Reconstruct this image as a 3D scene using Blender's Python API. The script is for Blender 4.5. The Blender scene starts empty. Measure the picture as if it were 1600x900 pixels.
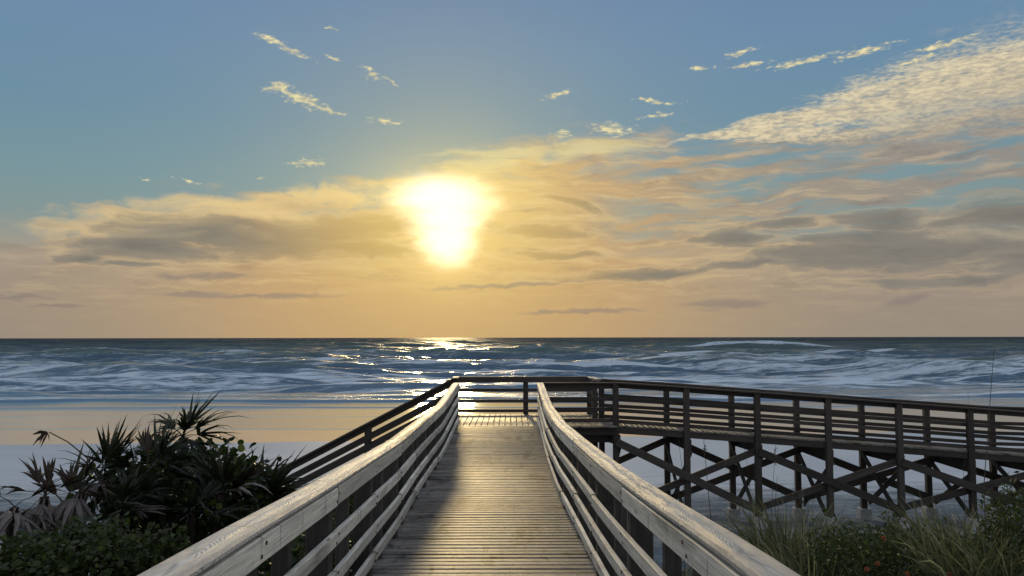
import bpy, math, random
import numpy as np
from mathutils import Vector, Matrix, Euler, noise as mnoise

random.seed(7); rng = np.random.default_rng(7)
S = bpy.context.scene
COL = S.collection
H = 5.6                                   # eye height above the sea
PITCH = math.atan(77/1200)

# ------------------------------------------------------------------ camera
cam = bpy.data.cameras.new('camera'); cam.lens = 27; cam.sensor_width = 36
cam.clip_start = 0.05; cam.clip_end = 40000
cam_ob = bpy.data.objects.new('camera', cam); COL.objects.link(cam_ob)
cam_ob.location = (0, 0, H)
cam_ob.rotation_euler = (math.radians(90)+PITCH, 0, 0)
cam_ob.rotation_euler = (Matrix.Rotation(math.radians(90)+PITCH, 3, 'X') @ Matrix.Rotation(math.radians(-0.09), 3, 'Z')).to_euler()
S.camera = cam_ob
S.view_settings.view_transform = 'Standard'; S.view_settings.look = 'None'
S.view_settings.exposure = 0.0; S.view_settings.gamma = 1.0
S.cycles.max_bounces = 6; S.cycles.diffuse_bounces = 3; S.cycles.glossy_bounces = 3
S.cycles.sample_clamp_indirect = 4.0

def ray(x, y):
    r = (x-800)/1200; u = (450-y)/1200
    return r, math.cos(PITCH)-u*math.sin(PITCH), math.sin(PITCH)+u*math.cos(PITCH)
def at(x, y, Y):
    """the point a photograph pixel looks at, at Y metres ahead"""
    r, a, b = ray(x, y); t = Y/a
    return Vector((r*t, Y, H+b*t))
def azel(x, y):
    r, a, b = ray(x, y)
    return math.atan2(r, a), math.atan2(b, math.hypot(r, a))

SUN_AZ, SUN_EL = math.radians(-5.0), math.radians(9.6)
SUN = Vector((math.sin(SUN_AZ)*math.cos(SUN_EL), math.cos(SUN_AZ)*math.cos(SUN_EL), math.sin(SUN_EL)))
sl = bpy.data.lights.new('sun', 'SUN'); sl.energy = 1.25; sl.angle = math.radians(4.0); sl.color = (1.0, .74, .36)
sun_ob = bpy.data.objects.new('sun', sl); COL.objects.link(sun_ob)
sun_ob.rotation_euler = SUN.to_track_quat('Z', 'Y').to_euler(); sun_ob.location = (0, 0, 40)

# ------------------------------------------------------------------ node helper
def lin(c):
    return tuple(((v/255)/12.92 if v/255 <= .04045 else ((v/255+.055)/1.055)**2.4) for v in c)+(1,)
class G:
    def __init__(s, tree):
        s.t = tree; s.n = tree.nodes; s.l = tree.links
    def new(s, typ, **kw):
        n = s.n.new(typ)
        for k, v in kw.items(): setattr(n, k, v)
        return n
    def put(s, sock, v):
        if hasattr(v, 'node'): s.l.new(v, sock)
        elif v is not None: sock.default_value = v
    def m(s, op, a, b=None, c=None, clamp=False):
        n = s.new('ShaderNodeMath', operation=op, use_clamp=clamp)
        for i, v in enumerate((a, b, c)):
            if v is not None: s.put(n.inputs[i], v)
        return n.outputs[0]
    def vm(s, op, a, b=None):
        n = s.new('ShaderNodeVectorMath', operation=op)
        s.put(n.inputs[0], a)
        if b is not None: s.put(n.inputs['Scale'] if op == 'SCALE' else n.inputs[1], b)
        return n.outputs['Value'] if op in ('LENGTH', 'DOT_PRODUCT') else n.outputs[0]
    def ss(s, v, a, b, lo=0.0, hi=1.0):
        """smoothstep from a to b"""
        n = s.new('ShaderNodeMapRange', interpolation_type='SMOOTHSTEP')
        if isinstance(a, (int, float)) and isinstance(b, (int, float)) and a > b:
            a, b, lo, hi = b, a, hi, lo
        for i, x in enumerate((v, a, b, lo, hi)): s.put(n.inputs[i], x)
        return n.outputs[0]
    def mix(s, f, a, b, blend='MIX'):
        n = s.new('ShaderNodeMix', data_type='RGBA', blend_type=blend)
        s.put(n.inputs[0], f); s.put(n.inputs[6], a); s.put(n.inputs[7], b)
        return n.outputs[2]
    def fmix(s, f, a, b):
        n = s.new('ShaderNodeMix', data_type='FLOAT')
        s.put(n.inputs[0], f); s.put(n.inputs[2], a); s.put(n.inputs[3], b)
        return n.outputs[0]
    def ramp(s, f, stops, interp='LINEAR'):
        n = s.new('ShaderNodeValToRGB'); cr = n.color_ramp; cr.interpolation = interp
        while len(cr.elements) < len(stops): cr.elements.new(.5)
        for e, (p, c) in zip(cr.elements, stops): e.position = p; e.color = c
        s.put(n.inputs[0], f); return n.outputs[0]
    def noise(s, vec, scale, detail=4, rough=.5, dist=0.0, col=False):
        n = s.new('ShaderNodeTexNoise')
        s.put(n.inputs['Vector'], vec); s.put(n.inputs['Scale'], scale)
        n.inputs['Detail'].default_value = detail; n.inputs['Roughness'].default_value = rough
        n.inputs['Distortion'].default_value = dist
        return n.outputs['Color'] if col else n.outputs['Fac']
    def xyz(s, v):
        n = s.new('ShaderNodeSeparateXYZ'); s.put(n.inputs[0], v); return n.outputs
    def vec(s, x=0.0, y=0.0, z=0.0):
        n = s.new('ShaderNodeCombineXYZ')
        for i, v in enumerate((x, y, z)): s.put(n.inputs[i], v)
        return n.outputs[0]
    def mapping(s, v, loc=(0, 0, 0), rot=(0, 0, 0), sc=(1, 1, 1), typ='POINT'):
        n = s.new('ShaderNodeMapping', vector_type=typ); s.put(n.inputs[0], v)
        n.inputs[1].default_value = loc; n.inputs[2].default_value = rot; n.inputs[3].default_value = sc
        return n.outputs[0]

# ------------------------------------------------------------------ world: dawn sky with its clouds
def make_world():
    w = bpy.data.worlds.new('World'); S.world = w; w.use_nodes = True
    w.cycles.sampling_method = 'MANUAL'; w.cycles.sample_map_resolution = 1024
    g = G(w.node_tree); g.n.clear()
    d = g.new('ShaderNodeTexCoord').outputs['Generated']
    d = g.vm('NORMALIZE', d)
    x, y, z = g.xyz(d)[:3]
    az = g.m('ARCTAN2', x, y); el = g.m('ARCSINE', z)
    V = g.vec(az, el, 0.0)
    px = 1/1200
    # clear air: Nishita tinted by the measured gradient
    sky = g.new('ShaderNodeTexSky', sky_type='NISHITA', sun_disc=False)
    sky.sun_elevation = SUN_EL; sky.sun_rotation = SUN_AZ; sky.dust_density = 1.6; sky.ozone_density = 2.0; sky.air_density = 1.0
    nish = g.mix(1.0, sky.outputs[0], (.085, .085, .085, 1), 'MULTIPLY')
    e01 = g.m('DIVIDE', el, math.pi/2, clamp=True)
    def E(yy): return math.degrees(azel(800, yy)[1])/90
    grad = g.ramp(e01, [(0.0, lin((150, 138, 124))), (E(480), lin((166, 146, 126))), (E(420), lin((166, 152, 134))), (E(360), lin((128, 148, 148))),
                        (E(300), lin((117, 148, 156))), (E(200), lin((107, 142, 163))), (E(80), lin((106, 139, 169))), (E(0), lin((104, 135, 169))),
                        (.48, lin((106, 148, 200))), (1.0, lin((114, 160, 224)))])
    clear = g.mix(.97, nish, grad)
    # angular distance from the sun
    sd = g.vm('DOT_PRODUCT', d, tuple(SUN))
    ang = g.m('ARCCOSINE', g.m('MINIMUM', sd, .999999))
    # warp
    wn = g.noise(g.mapping(V, sc=(9, 22, 1)), 1.0, 4, .55, col=True)
    wv = g.vm('SUBTRACT', wn, (.5, .5, .5))
    Vw = g.vm('ADD', V, g.vm('MULTIPLY', wv, (.09, .03, 0)))
    wn2 = g.noise(g.mapping(V, sc=(45, 90, 1)), 1.0, 3, .6, col=True)
    Vs = g.vm('ADD', V, g.vm('MULTIPLY', g.vm('SUBTRACT', wn2, (.5, .5, .5)), (.030, .012, 0)))
    def ell(vec, lst):
        r = None
        for (ex, ey, rx, ry, tl) in lst:
            a, e = azel(ex, ey)
            k = math.cos(a)**1.5
            t = -math.radians(tl); sx_, sy_ = rx*px*k, ry*px*math.cos(a); c_, n_ = math.cos(t), math.sin(t)
            q1 = g.m('SUBTRACT', g.vm('DOT_PRODUCT', vec, (c_/sx_, n_/sx_, 0)), (a*c_+e*n_)/sx_)
            q2 = g.m('SUBTRACT', g.vm('DOT_PRODUCT', vec, (-n_/sy_, c_/sy_, 0)), (-a*n_+e*c_)/sy_)
            L = g.m('MULTIPLY_ADD', q1, q1, g.m('MULTIPLY', q2, q2))
            r = L if r is None else g.m('MINIMUM', r, L)
        return g.m('SQRT', r)
    # streaky noises, drawn out along the wind
    st = g.noise(g.mapping(Vw, rot=(0, 0, math.radians(-5)), sc=(7, 46, 1)), 1.0, 7, .58)
    st2 = g.noise(g.mapping(Vw, (3.3, 1.7, 0), (0, 0, math.radians(-3)), (14, 110, 1)), 1.0, 6, .6)
    curl = g.noise(g.mapping(g.vm('ADD', V, g.vm('MULTIPLY', wv, (.10, .05, 0))), rot=(0, 0, math.radians(35)), sc=(16, 34, 1)), 1.0, 6, .6, .8)
    gsh = g.noise(g.mapping(Vw, (7, 2, 0), sc=(16, 60, 1)), 1.0, 6, .62)
    # 1 the warm veil: everything under a bound that changes with azimuth
    fc = g.new('ShaderNodeFloatCurve')
    cv = fc.mapping.curves[0]
    pts = [(-.75, .10), (-.62, .100), (-.5, .150), (-.36, .180), (-.2, .198), (-.06, .235), (.12, .262), (.3, .252), (.45, .265), (.62, .29), (.75, .29)]
    P = [((a+.75)/1.5, e*2.5) for a, e in pts]
    while len(cv.points) < len(P): cv.points.new(.5, .5)
    for p_, q in zip(cv.points, P): p_.location = q
    fc.mapping.update()
    g.put(fc.inputs[1], g.m('DIVIDE', g.m('ADD', az, .75), 1.5, clamp=True))
    bound = g.m('DIVIDE', fc.outputs[0], 2.5)
    wx = g.xyz(Vw)[1]
    dv = g.m('SUBTRACT', bound, wx)
    veil = g.ss(g.m('ADD', dv, g.m('ADD', g.m('MULTIPLY', g.m('SUBTRACT', st, .5), .12), g.m('MULTIPLY', g.m('SUBTRACT', curl, .5), .07))), -.012, .045)
    gap = g.ss(st, .38, .56, .10, 1.0)
    rightw = g.ss(az, .06, .22)
    veil = g.m('MULTIPLY', veil, g.fmix(g.m('MULTIPLY', rightw, g.ss(el, .07, .13)), 1.0, gap))
    hz = g.ss(el, .01, .10, 1.0, 0.0)
    veil = g.m('MULTIPLY', veil, .86)
    sunw = g.ss(ang, .0, .62, 1.0, 0.0)
    vcol = g.ramp(sunw, [(0, lin((154, 142, 130))), (.4, lin((176, 155, 128))), (.75, lin((204, 164, 114))), (1, lin((240, 200, 120)))])
    vcol = g.mix(g.m('MULTIPLY', g.m('MULTIPLY', g.ss(gsh, .52, .30), g.ss(el, .015, .09)), .60), vcol, g.mix(sunw, lin((118, 112, 110)), lin((178, 142, 104))))
    vcol = g.mix(g.m('MULTIPLY', g.m('MULTIPLY', g.ss(st2, .46, .66), g.ss(el, .0, .09, .25, 1.0)), .50), vcol, g.mix(sunw, lin((206, 182, 148)), lin((248, 214, 146))))
    vcol = g.mix(g.m('MULTIPLY', hz, .65), vcol, g.mix(sunw, lin((148, 137, 122)), lin((204, 164, 112))))
    col = g.mix(veil, clear, vcol)
    wl = [(350, 320, 130, 15, 0), (240, 338, 130, 17, 0), (520, 306, 130, 18, -4), (150, 352, 100, 15, 0), (430, 335, 200, 16, 0), (620, 300, 60, 16, 0)]
    rw = ell(Vw, wl)
    mw_ = g.ss(g.m('ADD', rw, g.m('ADD', g.m('MULTIPLY', g.m('SUBTRACT', curl, .5), -2.2), g.m('MULTIPLY', g.m('SUBTRACT', st, .5), -1.0))), 1.35, .1)
    col = g.mix(g.m('MULTIPLY', mw_, .85), col, g.mix(sunw, lin((214, 190, 148)), lin((244, 212, 144))))
    # yellow-orange afterglow over the horizon under the sun
    da = g.m('ABSOLUTE', g.m('SUBTRACT', az, SUN_AZ))
    og = g.m('MULTIPLY', g.ss(da, .0, .42, 1.0, 0.0), g.ss(el, .0, .17, 1.0, .0))
    col = g.mix(g.m('MULTIPLY', og, .38), col, lin((204, 164, 112)))
    # 2 grey cloud bodies
    gl = [(400, 374, 250, 36, 2), (520, 356, 140, 38, -4), (250, 385, 140, 26, 0), (130, 402, 55, 14, 4), (560, 385, 130, 18, 0), (200, 412, 60, 6, 0)]
    gr = [(1155, 374, 72, 17, 0), (1390, 344, 75, 20, 0), (1440, 392, 290, 28, -1), (1560, 335, 90, 34, 0), (1300, 408, 200, 22, 0), (1640, 400, 200, 30, 0),
          (860, 360, 95, 10, 3), (900, 322, 60, 9, 14), (1230, 345, 55, 10, 0), (1000, 428, 180, 11, -2), (1180, 415, 110, 12, 0), (1500, 440, 160, 14, 0), (880, 398, 90, 7, 0), (1330, 372, 130, 14, 0)]
    th = [(330, 430, 82, 6.5, -2), (270, 432, 28, 6, 0), (305, 459, 62, 5, -1), (420, 462, 110, 5, -1), (30, 463, 52, 5, 0), (90, 478, 50, 3, 0), (1135, 476, 75, 9, 0), (900, 487, 90, 4, -1), (1420, 470, 34, 9, -12), (780, 447, 130, 4, -3)]
    rg = ell(Vw, gl+gr)
    mg = g.ss(g.m('ADD', g.m('ADD', rg, g.m('MULTIPLY', g.m('SUBTRACT', st, .5), -2.0)), g.m('ADD', g.m('MULTIPLY', g.m('SUBTRACT', gsh, .5), -1.1), g.m('MULTIPLY', g.m('SUBTRACT', curl, .5), -.9))), 1.35, .15)
    nearsun = g.ss(ang, .06, .30, 1.0, 0.0)
    gcol = g.mix(gsh, lin((96, 99, 99)), lin((144, 138, 126)))
    gcol = g.mix(g.m('MULTIPLY', nearsun, .75), gcol, lin((222, 180, 104)))
    # rim: bright warm edge where the body thins out
    rim = g.m('MULTIPLY', g.ss(mg, .0, .25), g.ss(mg, .6, .25))
    col = g.mix(g.m('MULTIPLY', rim, g.m('MULTIPLY', .34, g.ss(ang, .0, .7, 1.2, .4))), col, lin((240, 206, 150)))
    col = g.mix(g.m('MULTIPLY', mg, .86), col, gcol)
    rt = ell(Vs, th)
    mt = g.ss(g.m('ADD', rt, g.m('MULTIPLY', g.m('SUBTRACT', st2, .5), -2.2)), 1.25, .3)
    col = g.mix(g.m('MULTIPLY', mt, .6), col, lin((134, 122, 118)))
    # 3 the altocumulus band, lumpy, running up to the right
    a0, e0 = azel(1030, 226); a1, e1 = azel(1600, 116)
    th_ = math.atan2(e1-e0, a1-a0)
    ml = g.mapping(Vs, (a0, e0, 0), (0, 0, th_), (1, 1, 1), 'TEXTURE')
    s_, t_ = g.xyz(ml)[:2]
    wid = g.m('ADD', .003, g.m('MULTIPLY', g.ss(s_, -.01, .42), .043))
    tr = g.m('DIVIDE', g.m('ABSOLUTE', g.m('ADD', t_, g.m('MULTIPLY', g.m('SUBTRACT', st, .5), .075))), wid)
    band = g.m('MULTIPLY', g.ss(tr, 1.7, .30), g.ss(s_, -.04, .07))
    band = g.m('MULTIPLY', band, g.ss(s_, .75, 1.3, 1.0, 0.0))
    lump = g.noise(g.mapping(V, rot=(0, 0, th_*.6), sc=(95, 330, 1)), 1.0, 4, .62, .5)
    lump2 = g.noise(g.mapping(V, (1, 5, 0), (0, 0, th_*.8), sc=(26, 85, 1)), 1.0, 4, .6)
    bd = g.m('MULTIPLY', band, g.ss(g.m('ADD', g.m('MULTIPLY', lump, .65), g.m('MULTIPLY', lump2, .35)), g.fmix(g.ss(tr, 0.1, 1.2), .06, .40), g.fmix(g.ss(tr, 0.1, 1.2), .42, .64)))
    bsh = g.m('MULTIPLY', g.ss(t_, .03, -.045), g.ss(s_, .1, .4))
    bcol = g.mix(g.ss(g.m('ADD', g.m('MULTIPLY', lump, .6), g.m('MULTIPLY', lump2, .4)), .36, .64), lin((176, 168, 152)), lin((238, 220, 178)))
    bcol = g.mix(g.m('MULTIPLY', bsh, .75), bcol, lin((172, 162, 146)))
    col = g.mix(g.m('MULTIPLY', bd, .92), col, bcol)
    # 4 small bright shreds
    sm = [(424, 62, 34, 8, 14), (455, 77, 38, 6, 18), (518, 44, 14, 2.6, 0), (522, 91, 20, 4, 8), (580, 113, 20, 9, 25), (612, 126, 18, 4, 26),
          (438, 135, 26, 11, -10), (468, 153, 58, 12, 17), (520, 173, 26, 4, 12), (605, 190, 28, 5, 4), (485, 254, 33, 7, -6), (292, 282, 26, 3.5, 10),
          (223, 279, 9, 2.6, 0), (405, 277, 13, 2, 0), (870, 148, 30, 5, -12), (1025, 158, 38, 5, 8), (1026, 181, 32, 5, -6), (880, 208, 18, 7, 0), (960, 203, 42, 12, 10),
          (1160, 82, 30, 5, -12), (1170, 102, 36, 4, -6), (1255, 96, 70, 5, -6), (1350, 82, 60, 6, -6), (1480, 68, 60, 6, -6), (1100, 108, 22, 4, 0), (1430, 96, 60, 5, -10)]
    rs = ell(Vs, sm)
    fl = g.noise(g.mapping(V, rot=(0, 0, math.radians(12)), sc=(90, 260, 1)), 1.0, 5, .6, .4)
    msm = g.ss(g.m('SUBTRACT', g.m('MULTIPLY', g.m('SUBTRACT', fl, .5), 2.8), g.m('SUBTRACT', rs, .98)), 0.0, 1.0)
    scol = g.mix(g.ss(fl, .45, .7), lin((205, 196, 160)), lin((246, 232, 176)))
    col = g.mix(g.m('MULTIPLY', msm, .9), col, scol)
    # bright veil over the sun
    bl = [(800, 240, 110, 12, 0), (930, 235, 110, 14, -3), (760, 262, 70, 22, -8)]
    rb = ell(Vw, bl)
    mb = g.ss(g.m('ADD', rb, g.m('MULTIPLY', g.m('SUBTRACT', st2, .5), -2.0)), 1.3, .2)
    col = g.mix(g.m('MULTIPLY', mb, .6), col, lin((240, 220, 156)))
    # elsewhere: bright cloud added overhead and behind, out of view, as fill light
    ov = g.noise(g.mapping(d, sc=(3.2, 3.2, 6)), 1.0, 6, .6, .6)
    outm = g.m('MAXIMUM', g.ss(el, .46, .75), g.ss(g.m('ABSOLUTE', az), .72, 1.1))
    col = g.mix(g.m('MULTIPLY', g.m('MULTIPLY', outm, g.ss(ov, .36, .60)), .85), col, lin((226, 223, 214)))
    # 5 the sun behind thin cloud: blown-out core in two lobes, and its glow
    core = [(693, 312, 82, 40, 0), (698, 340, 62, 46, 0), (700, 374, 48, 44, 0)]
    wv3 = g.vm('ADD', V, g.vm('MULTIPLY', g.vm('SUBTRACT', g.noise(g.mapping(V, sc=(18, 50, 1)), 1.0, 4, .6, col=True), (.5, .5, .5)), (.040, .012, 0)))
    rc = ell(wv3, core)
    ci = g.ss(rc, 1.30, .35)
    glow1 = g.m('POWER', 2.718, g.m('MULTIPLY', rc, -1.35))
    glow2 = g.m('POWER', 2.718, g.m('MULTIPLY', ang, -7.5))
    col = g.mix(g.m('MULTIPLY', g.m('POWER', 2.718, g.m('MULTIPLY', ang, -9.5)), .52), col, lin((222, 204, 120)))
    dense = g.m('SUBTRACT', 1.0, g.m('MULTIPLY', mg, .6))
    add = g.mix(1.0, g.mix(g.m('MULTIPLY', glow1, dense), (0, 0, 0, 1), (.80, .55, .18, 1)), g.mix(g.m('MULTIPLY', glow2, dense), (0, 0, 0, 1), (.045, .037, .008, 1)), 'ADD')
    col = g.mix(1.0, col, add, 'ADD')
    col = g.mix(1.0, col, g.mix(ci, (0, 0, 0, 1), (.8, .75, .62, 1)), 'ADD')
    # below the horizon: dull sea tone
    col = g.mix(g.ss(z, -.02, -.0), lin((96, 104, 112)), col)
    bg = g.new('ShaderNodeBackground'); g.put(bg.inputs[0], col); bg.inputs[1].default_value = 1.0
    out = g.new('ShaderNodeOutputWorld'); g.l.new(bg.outputs[0], out.inputs[0])
make_world()

# ------------------------------------------------------------------ materials
def new_mat(name):
    m = bpy.data.materials.new(name); m.use_nodes = True
    g = G(m.node_tree); g.n.clear()
    out = g.new('ShaderNodeOutputMaterial')
    return m, g, out
def pbsdf(g, out, **kw):
    b = g.new('ShaderNodeBsdfPrincipled')
    for k, v in kw.items(): g.put(b.inputs[k], v)
    if out: g.l.new(b.outputs[0], out.inputs[0])
    return b
def bump(g, h, dist, strength=1.0, normal=None):
    b = g.new('ShaderNodeBump'); g.put(b.inputs['Height'], h); b.inputs['Distance'].default_value = dist; g.put(b.inputs['Strength'], strength)
    if normal is not None: g.put(b.inputs['Normal'], normal)
    return b.outputs[0]

def wood(name, c_lo, c_hi, c_dark, rough=(.4, .7), grain=1.0, rings=0.0, stain=.5, bumpd=.004, spec=.5, patch=0.0):
    """weathered timber, grain along local X, every board different"""
    m, g, out = new_mat(name)
    tc = g.new('ShaderNodeTexCoord').outputs['Object']
    rnd = g.new('ShaderNodeObjectInfo').outputs['Random']
    off = g.vec(g.m('MULTIPLY', rnd, 37.0), g.m('MULTIPLY', rnd, 11.0), g.m('MULTIPLY', rnd, 23.0))
    p = g.vm('ADD', tc, off)
    f1 = g.noise(g.mapping(p, sc=(1.6, 38, 38)), grain, 5, .6, .2)
    f2 = g.noise(g.mapping(p, sc=(5, 130, 130)), grain, 3, .6)
    big = g.noise(g.mapping(p, sc=(1.3, 5, 5)), 1.0, 4, .6)
    # flame-shaped growth rings of flat-sawn boards
    lw = g.noise(g.mapping(p, sc=(.9, 5, 5)), 1.0, 3, .5)
    px_, py_, pz_ = g.xyz(p)[:3]
    oy = g.xyz(tc)[1]
    ringv = g.m('ADD', g.m('MULTIPLY', px_, 7.0), g.m('ADD', g.m('MULTIPLY', g.m('MULTIPLY', oy, oy), 1800.0), g.m('MULTIPLY', lw, 22.0)))
    ring = g.m('ABSOLUTE', g.m('SINE', g.m('MULTIPLY', ringv, 5.0)))
    fib = g.m('ADD', g.m('MULTIPLY', f1, .6), g.m('MULTIPLY', f2, .4))
    fib = g.fmix(rings*.36, fib, ring)
    t = g.ss(fib, .3, .68)
    col = g.mix(t, c_lo, c_hi)
    col = g.mix(g.m('MULTIPLY', g.ss(big, .5, .72), stain), col, c_dark)
    # dark end-grain / water runs across the board
    run = g.noise(g.mapping(p, (4, 4, 4), sc=(16, 2.0, 2.0)), 1.0, 4, .6)
    col = g.mix(g.m('MULTIPLY', g.ss(run, .60, .70), stain*.9), col, c_dark)
    kn = g.new('ShaderNodeTexVoronoi', feature='F1'); g.put(kn.inputs['Vector'], g.mapping(p, sc=(1.4, 7, 7))); kn.inputs['Scale'].default_value = 1
    col = g.mix(g.m('MULTIPLY', g.ss(kn.outputs['Distance'], .13, .05), .8), col, c_dark)
    if patch:
        wp = g.new('ShaderNodeNewGeometry').outputs['Position']
        pn = g.noise(g.mapping(wp, sc=(2.2, .9, 0)), 1.0, 6, .65, .5)
        col = g.mix(g.m('MULTIPLY', g.ss(pn, .52, .66), patch), col, c_dark)
    hs = g.new('ShaderNodeHueSaturation'); g.put(hs.inputs['Color'], col); g.put(hs.inputs['Value'], g.fmix(rnd, .72, 1.26))
    b = pbsdf(g, out, **{'Base Color': hs.outputs[0], 'Roughness': g.fmix(f1, rough[0], rough[1]), 'Specular IOR Level': spec})
    hgt = g.m('ADD', g.m('MULTIPLY', fib, .8), g.m('MULTIPLY', f2, .4))
    g.put(b.inputs['Normal'], bump(g, hgt, bumpd, .9))
    return m

M = {}
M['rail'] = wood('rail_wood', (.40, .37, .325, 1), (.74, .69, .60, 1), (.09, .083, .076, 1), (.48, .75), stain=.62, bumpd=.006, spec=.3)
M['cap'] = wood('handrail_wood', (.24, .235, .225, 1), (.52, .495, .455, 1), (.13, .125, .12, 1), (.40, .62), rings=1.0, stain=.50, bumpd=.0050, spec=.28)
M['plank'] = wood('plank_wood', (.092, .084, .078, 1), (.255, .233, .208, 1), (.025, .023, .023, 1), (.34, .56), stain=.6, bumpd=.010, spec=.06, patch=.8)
M['dark'] = wood('backlit_timber', (.036, .028, .024, 1), (.072, .058, .050, 1), (.016, .014, .013, 1), (.55, .85), stain=.4, spec=.3)  # back-lit shade put into the timber colour as a low albedo
M['post'] = wood('post_timber', (.032, .028, .026, 1), (.075, .065, .058, 1), (.015, .014, .014, 1), (.55, .85), stain=.4, spec=.3)  # posts share the darkened back-lit tone

def simple(name, c1, c2, scale, rough=.8, bd=.0, transl=0.0):
    m, g, out = new_mat(name)
    tc = g.new('ShaderNodeTexCoord').outputs['Object']
    n = g.noise(tc, scale, 5, .6)
    col = g.mix(g.ss(n, .35, .65), c1, c2)
    b = pbsdf(g, None, **{'Base Color': col, 'Roughness': rough})
    if bd: g.put(b.inputs['Normal'], bump(g, n, bd))
    if transl:
        t = g.new('ShaderNodeBsdfTranslucent'); g.put(t.inputs[0], g.mix(1.0, col, (1.5, 1.7, .8, 1), 'MULTIPLY'))
        mx = g.new('ShaderNodeMixShader'); mx.inputs[0].default_value = transl
        g.l.new(b.outputs[0], mx.inputs[1]); g.l.new(t.outputs[0], mx.inputs[2]); g.l.new(mx.outputs[0], out.inputs[0])
    else: g.l.new(b.outputs[0], out.inputs[0])
    return m
M['rust'] = simple('rusty_bolt', (.03, .02, .015, 1), (.10, .05, .03, 1), 200, .7)
M['concrete'] = simple('concrete', (.34, .34, .34, 1), (.48, .47, .45, 1), 9, .85, .01)
M['steel'] = simple('galvanised_steel', (.45, .45, .45, 1), (.6, .6, .6, 1), 30, .4)
def leaf_mat(name, c1, c2, c3, rough=.45, transl=.25):
    m, g, out = new_mat(name)
    rnd = g.new('ShaderNodeNewGeometry').outputs['Random Per Island']
    ob = g.new('ShaderNodeObjectInfo').outputs['Random']
    r = g.m('FRACT', g.m('ADD', rnd, ob))
    col = g.ramp(r, [(0, c1), (.55, c2), (.88, c2), (1, c3)])
    tc = g.new('ShaderNodeTexCoord').outputs['Object']
    n = g.noise(tc, 25, 3, .6)
    col = g.mix(g.m('MULTIPLY', n, .5), col, (c1[0]*.5, c1[1]*.5, c1[2]*.5, 1))
    b = pbsdf(g, None, **{'Base Color': col, 'Roughness': rough, 'Specular IOR Level': .2})
    t = g.new('ShaderNodeBsdfTranslucent'); g.put(t.inputs[0], g.mix(1.0, col, (1.3, 1.6, .6, 1), 'MULTIPLY'))
    mx = g.new('ShaderNodeMixShader'); mx.inputs[0].default_value = transl
    g.l.new(b.outputs[0], mx.inputs[1]); g.l.new(t.outputs[0], mx.inputs[2]); g.l.new(mx.outputs[0], out.inputs[0])
    return m
M['palm'] = leaf_mat('palmetto_leaf', (.015, .018, .012, 1), (.034, .042, .024, 1), (.085, .09, .05, 1), .4, .12)
M['palm_dead'] = leaf_mat('dead_frond', (.095, .078, .076, 1), (.20, .17, .165, 1), (.34, .30, .27, 1), .7, .08)
M['palm_brown'] = leaf_mat('brown_frond', (.035, .024, .02, 1), (.065, .045, .036, 1), (.12, .08, .06, 1), .7, .1)
M['grape'] = leaf_mat('sea_grape_leaf', (.012, .019, .008, 1), (.036, .052, .018, 1), (.13, .15, .035, 1), .4, .3)
M['shrub'] = leaf_mat('shrub_leaf', (.022, .032, .012, 1), (.055, .072, .024, 1), (.14, .15, .045, 1), .5, .3)
M['oats'] = leaf_mat('sea_oat_blade', (.085, .088, .052, 1), (.175, .172, .10, 1), (.55, .50, .33, 1), .5, .2)
M['stalk'] = simple('dry_stalk', (.05, .043, .035, 1), (.10, .085, .06, 1), 20, .8)
M['twig'] = simple('twig_bark', (.035, .028, .022, 1), (.07, .058, .045, 1), 20, .85)
M['petal'] = leaf_mat('petal', (.20, .045, .015, 1), (.26, .065, .02, 1), (.32, .14, .03, 1), .7, .2)
M['flower_centre'] = simple('flower_centre', (.06, .015, .01, 1), (.10, .03, .02, 1), 80, .8)

# ------------------------------------------------------------------ object helpers
def tag(o, label=None, cat=None, group=None, kind=None):
    if label: o['label'] = label
    if cat: o['category'] = cat
    if group: o['group'] = group
    if kind: o['kind'] = kind
    return o
def empty(name, loc, label, cat, group=None):
    o = bpy.data.objects.new(name, None); COL.objects.link(o); o.location = loc; o.empty_display_size = .2
    return tag(o, label, cat, group)
def link(name, me, mat, parent=None, mw=None):
    o = bpy.data.objects.new(name, me); COL.objects.link(o)
    if mat is not None and not me.materials: me.materials.append(mat)
    mw = mw or Matrix()
    if parent is not None:
        o.parent = parent
        base = parent.location.copy(); pp = parent.parent
        while pp: base += pp.location; pp = pp.parent
        mw = Matrix.Translation(-base) @ mw
    o.matrix_basis = mw
    return o
def frame(t, up):
    t = t.normalized(); s = up.cross(t)
    if s.length < 1e-5: s = Vector((1, 0, 0)).cross(t)
    s.normalize(); u = t.cross(s)
    return Matrix((t, s, u)).transposed()       # local X along, Y side, Z up
CACHE = {}
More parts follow.
